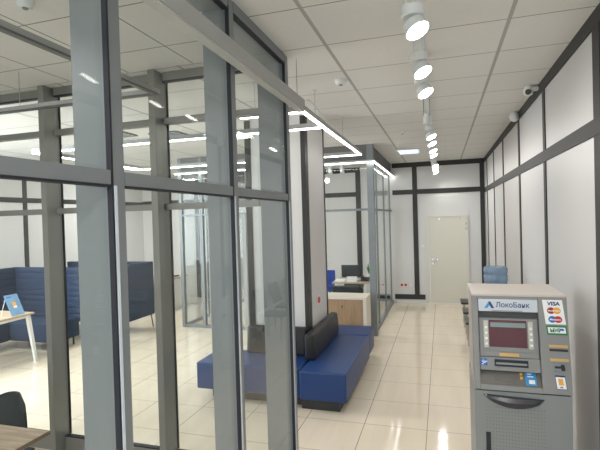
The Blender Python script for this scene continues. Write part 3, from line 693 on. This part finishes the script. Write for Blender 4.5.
# ---------------------------------------------------------------- water cooler and waiting seats behind the cash machine
WX, WY = 0.60, 5.9
t = thing('water_cooler', 'water cooler body standing behind the cash machine at right wall', 'cooler', (WX, WY, 0))
MB(True).box(WX-0.16, WX+0.16, WY-0.17, WY+0.17, 0, 0.955, 0.02, 3).build('housing', M['white'], t)
MB(True).lathe([(0.14, 0), (0.15, 0.02), (0.12, 0.05), (0.05, 0.06)], (WX, WY, 0.955)).build('collar', M['lampwhite'], t)
MB(True).tube((WX-0.06, WY-0.17, 0.75), (WX-0.06, WY-0.22, 0.75), 0.015).tube((WX+0.06, WY-0.17, 0.75), (WX+0.06, WY-0.22, 0.75), 0.015).build('tap', M['bluep'], t)
tag(MB(True).lathe([(0.03, 0), (0.03, 0.05), (0.11, 0.10), (0.134, 0.13), (0.134, 0.20), (0.127, 0.21), (0.127, 0.225), (0.134, 0.235), (0.134, 0.30), (0.127, 0.31), (0.127, 0.325), (0.134, 0.335), (0.134, 0.385), (0.12, 0.405), (0.05, 0.41)], (WX, WY, 1.016), 40).build('water_bottle', M['bottle']),
    'translucent blue water bottle upturned on the cooler behind the cash machine', 'bottle')
def wait_seat(y, label):
    t = thing('waiting_seat', label, 'chair', (0.62, y, 0), 'black waiting seats along the right wall')
    MB(True).box(0.30, 0.74, y-0.21, y+0.21, 0.42, 0.46, 0.015, 2).build('seat', M['blackpl'], t)
    MB(True).prism([(0.74, 0.5), (0.77, 0.5), (0.86, 0.86), (0.83, 0.86)], 'y', y-0.21, y+0.21, 0.01, 2).build('backrest', M['blackpl'], t)
    for a in (0.36, 0.74):
        for b_ in (-0.19, 0.19): MB(True).tube((a, y+b_, 0), (a, y+b_, 0.42), 0.012, n=8).build('leg', M['chrome'], t)
for y, lb in ((7.35, 'nearest of the black seats peeping out left of the cash machine'), (8.1, 'middle of the black seats peeping out left of the cash machine'), (8.95, 'farthest of the black seats, nearest the back door')): wait_seat(y, lb)

# ---------------------------------------------------------------- cash machine
K = 0.12/0.63
def fy(z): return 3.30 + max(0.0, z-0.87)*K
t = thing('cash_machine', 'grey cash machine with blue and silver bank sign standing against the right wall', 'cash machine', (0.48, 3.6, 0))
AX0, AX1, ABK = 0.188, 0.777, 3.93
def fslab(x0, x1, z0, z1, d0, d1, bev=0.0, sx=0.0):   # on the sloping fascia, d = proud distance; sx shears x with height
    xs = lambda z: sx*(1.49-z)
    return [(xx+xs(z), fy(z)-d, z) for xx in (x0, x1) for d in (d0, d1) for z in (z0, z1)]
def fs(name, m, x0, x1, z0, z1, d0, d1, bev=0.0, sx=0.0, par=None, label=None):
    o = MB().hexa(fslab(x0, x1, z0, z1, d0, d1, 0, sx), bev, 2).build(name, m, par or t)
    if label: o['label'] = label
    return o
# lower safe
lower = MB().box(AX0, AX1, 3.30, ABK, 0.0, 0.862, 0.004, 2).build('lower_cabinet', M['atmlow'], t)
MB().prism([(3.375+0.0, 0.87), (fy(1.485)+0.075, 1.485), (ABK, 1.485), (ABK, 0.87)], 'x', AX0+0.004, AX1-0.004).build('upper_cabinet', M['atmside'], t, label='side walls with warm light painted into their beige-grey')
MB().prism([(fy(1.49)-0.002, 1.485), (ABK, 1.485), (ABK, 1.497), (fy(1.49)-0.002, 1.497)], 'x', AX0, AX1).build('top_cover', M['atmtop'], t, label='top cover with light painted into its pale beige')
# fascia frame: side stiles, top strip, sill, right column
mb = MB()
mb.hexa(fslab(AX0, 0.228, 0.87, 1.495, -0.075, 0.0), 0.004, 2)
mb.hexa(fslab(0.228, 0.606, 1.469, 1.495, -0.075, 0.0))
mb.hexa(fslab(0.606, AX1+0.004, 0.87, 1.495, -0.075, 0.0), 0.004, 2)
mb.hexa(fslab(0.228, 0.606, 0.87, 0.902, -0.075, 0.0))
fascia = mb.build('fascia', M['atm'], t)
MB().box(AX0+0.01, AX1-0.01, 3.305, 3.40, 0.863, 0.869).build('shadow_gap', M['gasket'], t)
# sign box
sg = fs('sign_panel', M['sign'], 0.230, 0.604, 1.382, 1.466, -0.06, 0.004, 0.004, label='silver sign with blue lettering')
fs('recess_back', M['atmdark'], 0.228, 0.606, 1.335, 1.382, -0.075, -0.050)
# monitor surround
fs('screen_surround', M['atm'], 0.232, 0.602, 1.078, 1.335, -0.074, -0.022, 0.004)
fs('screen_bezel', M['atmlow'], 0.250, 0.588, 1.118, 1.331, -0.022, -0.016, 0.003)
scn = fs('screen', M['screen'], 0.294, 0.532, 1.145, 1.322, -0.016, -0.013)
fs('screen_header', M['screenbar'], 0.304, 0.525, 1.276, 1.306, -0.013, -0.0122, par=scn)
for xa in (0.260, 0.540):
    bp = fs('button_panel', M['steelbtn'], xa, xa+0.030, 1.140, 1.318, -0.016, -0.010, 0.002)
    for k in range(4): fs('button', M['paper'], xa+0.008, xa+0.024, 1.158+0.036*k, 1.174+0.036*k, -0.010, -0.004, 0.002, par=bp)
# middle band with the receipt slot
fs('slot_band', M['atm'], 0.230, 0.604, 0.992, 1.077, -0.074, -0.012, 0.003)
gl = fs('instruction_plate', M['gold'], 0.356, 0.478, 1.085, 1.106, -0.022, -0.018)
fs('cash_slot', M['gasket'], 0.322, 0.530, 1.022, 1.066, -0.012, -0.004, 0.003)
fs('slot_lip', M['alu'], 0.330, 0.522, 1.036, 1.050, -0.004, 0.004, 0.003)
fs('sticker', M['bluep'], 0.234, 0.276, 1.022, 1.066, -0.012, -0.0105, label='small blue and white sticker')
for k in range(4): fs('printed_mark', M['paper'], 0.240+0.008*(k % 2), 0.252+0.012*(k % 3), 1.028+0.009*k, 1.033+0.009*k, -0.0105, -0.0098)
# sloping keyboard shelf
def shelf(x0, x1, s0, s1, h0, h1):   # s: 0 front .. 1 rear
    P = lambda x, s_, h: (x, fy(0.905)+0.004+0.066*s_, 0.904+0.084*s_+h)
    return [P(x, s_, h) for x in (x0, x1) for s_ in (s0, s1) for h in (h0, h1)]
kb = MB().hexa(shelf(0.230, 0.604, 0, 1, -0.01, 0.0)).build('keyboard_shelf', M['atmkey'], t)
for j in range(4):
    for i in range(4): MB().hexa(shelf(0.318+i*0.034, 0.344+i*0.034, 0.12+j*0.2, 0.27+j*0.2, 0.0, 0.004)).build('key', M['atmkey'], kb)
MB().hexa(shelf(0.478, 0.494, 0.70, 0.82, 0.0, 0.005)).build('key', M['cardyel'], kb, label='orange key')
MB().hexa(shelf(0.478, 0.494, 0.45, 0.57, 0.0, 0.005)).build('key', M['cardyel'], kb, label='yellow key')
MB().hexa(shelf(0.510, 0.576, 0.08, 0.98, 0.0, 0.002)).build('sticker', M['cyanp'], kb, label='bright blue sticker')
MB().hexa(shelf(0.530, 0.566, 0.18, 0.42, 0.002, 0.003)).build('printed_mark', M['paper'], kb)
for k in range(2): MB().hexa(shelf(0.524, 0.560-0.01*k, 0.6+0.16*k, 0.66+0.16*k, 0.002, 0.003)).build('printed_mark', M['paper'], kb)
# right column stickers
C = 0.095   # shear of the column graphics
def cs(name, m, x0, x1, z0, z1, d0, d1, bev=0, label=None): return fs(name, m, x0, x1, z0, z1, d0, d1, bev, C, label=label)
cs('card_sticker', M['paper'], 0.630, 0.750, 1.310, 1.467, 0.0, 0.0015, label='white sticker with payment card marks')
def disc(cx, cz, rad, m, d):
    b = MB(); n = 28; A = []; B = []
    for i in range(n):
        a = 2*math.pi*i/n; x = cx+rad*1.12*math.cos(a)+C*(1.49-cz); z = cz+rad*math.sin(a)
        A.append(b.b.verts.new((x, fy(z)-d, z))); B.append(b.b.verts.new((x, fy(z)-d-0.0008, z)))
    for i in range(n): j = (i+1) % n; b.b.faces.new((A[i], A[j], B[j], B[i]))
    b.b.faces.new(A); b.b.faces.new(B[::-1])
    return b.build('printed_disc', m, t)
disc(0.674, 1.398, 0.0215, M['cardred'], 0.0016); disc(0.708, 1.398, 0.0215, M['cardyel'], 0.0025)
disc(0.674, 1.342, 0.0215, M['cardblu'], 0.0016); disc(0.708, 1.342, 0.0215, M['cardred2'], 0.0025)
cs('green_sticker', M['greenp'], 0.629, 0.751, 1.243, 1.302, 0.0, 0.0015, label='green bordered sticker')
cs('sticker_field', M['paper'], 0.638, 0.742, 1.254, 1.291, 0.0015, 0.0025)
cs('instruction_plate', M['gold'], 0.628, 0.738, 1.163, 1.179, 0.0, 0.003)
cs('card_slot', M['blackpl'], 0.627, 0.735, 1.140, 1.154, 0.0, 0.006, 0.002)
cs('instruction_plate', M['gold'], 0.622, 0.730, 1.077, 1.093, 0.0, 0.003)
cr_ = cs('card_reader', M['alu'], 0.634, 0.706, 1.016, 1.066, 0.0, 0.010, 0.003)
fs('reader_slot', M['gasket'], 0.640, 0.700, 1.036, 1.050, 0.010, 0.014, 0.002, C, par=cr_)
fs('reader_grip', M['gasket'], 0.676, 0.698, 1.024, 1.062, 0.014, 0.017, 0.001, C, par=cr_)
cs('hint_sticker', M['navy'], 0.634, 0.694, 0.905, 0.990, 0.0, 0.0015)
cs('hint_sticker_field', M['paper'], 0.637, 0.691, 0.908, 0.980, 0.0015, 0.002)
cs('hint_sticker_picture', M['cardyel'], 0.650, 0.678, 0.930, 0.970, 0.002, 0.0026)
cs('hint_sticker_mark', M['navy'], 0.655, 0.672, 0.914, 0.921, 0.002, 0.0026)

FONT = None
def text(body, x, z, size, m, d, parent, width=None, sx=0.0, bold=0.0, shear=0.0):
    cu = bpy.data.curves.new('lettering', 'FONT'); cu.body = body; cu.size = size; cu.extrude = 0.0006; cu.offset = bold; cu.shear = shear
    tmp = bpy.data.objects.new('lettering', cu)
    COL.objects.link(tmp); bpy.context.view_layer.update()
    dg = bpy.context.evaluated_depsgraph_get()
    me = bpy.data.meshes.new_from_object(tmp.evaluated_get(dg)); bpy.data.objects.remove(tmp)
    xs_ = [v.co.x for v in me.vertices]; k = (width/(max(xs_)-min(xs_))) if width else 1.0; x00 = min(xs_)
    pw = parent.matrix_basis if parent.parent is None else parent.parent.matrix_basis @ parent.matrix_basis
    inv = pw.inverted()
    for v in me.vertices:
        zz = z+v.co.y; xx = x+(v.co.x-x00)*k+sx*(1.49-zz)
        v.co = inv @ Vector((xx, fy(zz)-d-v.co.z-0.0006, zz))
    me.materials.clear(); me.materials.append(m)
    o = bpy.data.objects.new('lettering', me); COL.objects.link(o); o.parent = parent
    return o
text('ЛокоБанк', 0.343, 1.412, 0.046, M['navy'], 0.0042, t, width=0.212, bold=0.0006)
text('VISA', 0.658, 1.432, 0.033, M['navy'], 0.0018, t, width=0.074, sx=C, bold=0.0012, shear=0.15)
text('MasterCard', 0.656, 1.3935, 0.0125, M['paper'], 0.0036, t, width=0.07, sx=C, bold=0.0003)
text('Maestro', 0.659, 1.336, 0.0165, M['paper'], 0.0036, t, width=0.064, sx=C, bold=0.0004)
text('МИР', 0.650, 1.261, 0.032, M['greenp'], 0.0028, t, width=0.066, sx=C, bold=0.0012)
def poly(name, m, pts, d, par=None):
    b = MB(); A = [b.b.verts.new((x, fy(z)-d, z)) for x, z in pts]; B = [b.b.verts.new((x, fy(z)-d-0.0008, z)) for x, z in pts]
    n = len(pts)
    for i in range(n): j = (i+1) % n; b.b.faces.new((A[i], A[j], B[j], B[i]))
    b.b.faces.new(A); b.b.faces.new(B[::-1]); return b.build(name, m, par or t)
poly('logo_mark', M['bluep'], [(0.706+0.019, 1.284), (0.730+0.02, 1.284), (0.742+0.012, 1.272), (0.722+0.02, 1.270), (0.708+0.02, 1.276)], 0.0036)
# triangular bank emblem
poly('emblem', M['cyanp'], [(0.268, 1.404), (0.288, 1.404), (0.306, 1.428), (0.298, 1.448)], 0.0042)
poly('emblem', M['navy'], [(0.298, 1.448), (0.308, 1.450), (0.332, 1.404), (0.314, 1.404), (0.300, 1.430)], 0.0043)
MB().hexa(fslab(0.318, 0.51, 1.386, 1.390, 0.004, 0.0046)).build('printed_line', M['alu3'], t)
# handle on the lower door: drooping lens shape
b = MB(True); n = 24; rings = []
for i in range(n+1):
    a = i/n; x = 0.245+0.370*a; hw = math.sin(math.pi*a)**0.55 if 0 < a < 1 else 0.0
    hw = max(hw, 0.06); top = 0.842-0.012*a; bot = top-0.074*hw; rings.append((x, top, bot, 0.045*hw))
prev = None
for (x, top, bot, dp) in rings:
    c = [(x, 3.30, top), (x, 3.30-dp*0.75, top-0.004), (x, 3.30-dp, (top*0.6+bot*0.4)), (x, 3.30-dp*0.6, bot+0.004), (x, 3.30, bot)]
    cur = [b.b.verts.new(p) for p in c]
    if prev:
        for k in range(4): b.b.faces.new((prev[k], prev[k+1], cur[k+1], cur[k]))
        b.b.faces.new((prev[4], prev[0], cur[0], cur[4]))
    else: first = cur
    prev = cur
b.b.faces.new(first); b.b.faces.new(prev[::-1])
M['handle'] = mat('handle_dark_grey', (0.035, 0.038, 0.045), 0.28)
b.build('door_handle', M['handle'], t)
b = MB()
for j in range(22):
    for i in range(19):
        x = 0.262+i*0.0195; z = 0.755-j*0.0235
        if z > 0.842-0.012*((x-0.245)/0.37)-0.074*max(0, math.sin(math.pi*min(1, max(0, (x-0.245)/0.37))))**0.55-0.006: continue
        if x < 0.30 and z < 0.60: continue
        b.tube((x, 3.3005, z), (x, 3.2990, z), 0.0026, n=6)
b.build('perforations', M['atmdark'], t, kind='stuff')
MB().box(0.254, 0.284, 3.296, 3.301, 0.33, 0.583).build('door_slot', M['gasket'], t)
# cable behind the machine at the wall
tag(MB(True).path([(0.80, 3.95, 0.60), (0.83, 3.9, 0.35), (0.82, 3.9, 0.15), (0.86, 3.95, 0.006), (0.90, 4.1, 0.006)], 0.005).build('power_cable', M['white']), 'white mains cable hanging in the gap right of the cash machine', 'cable')
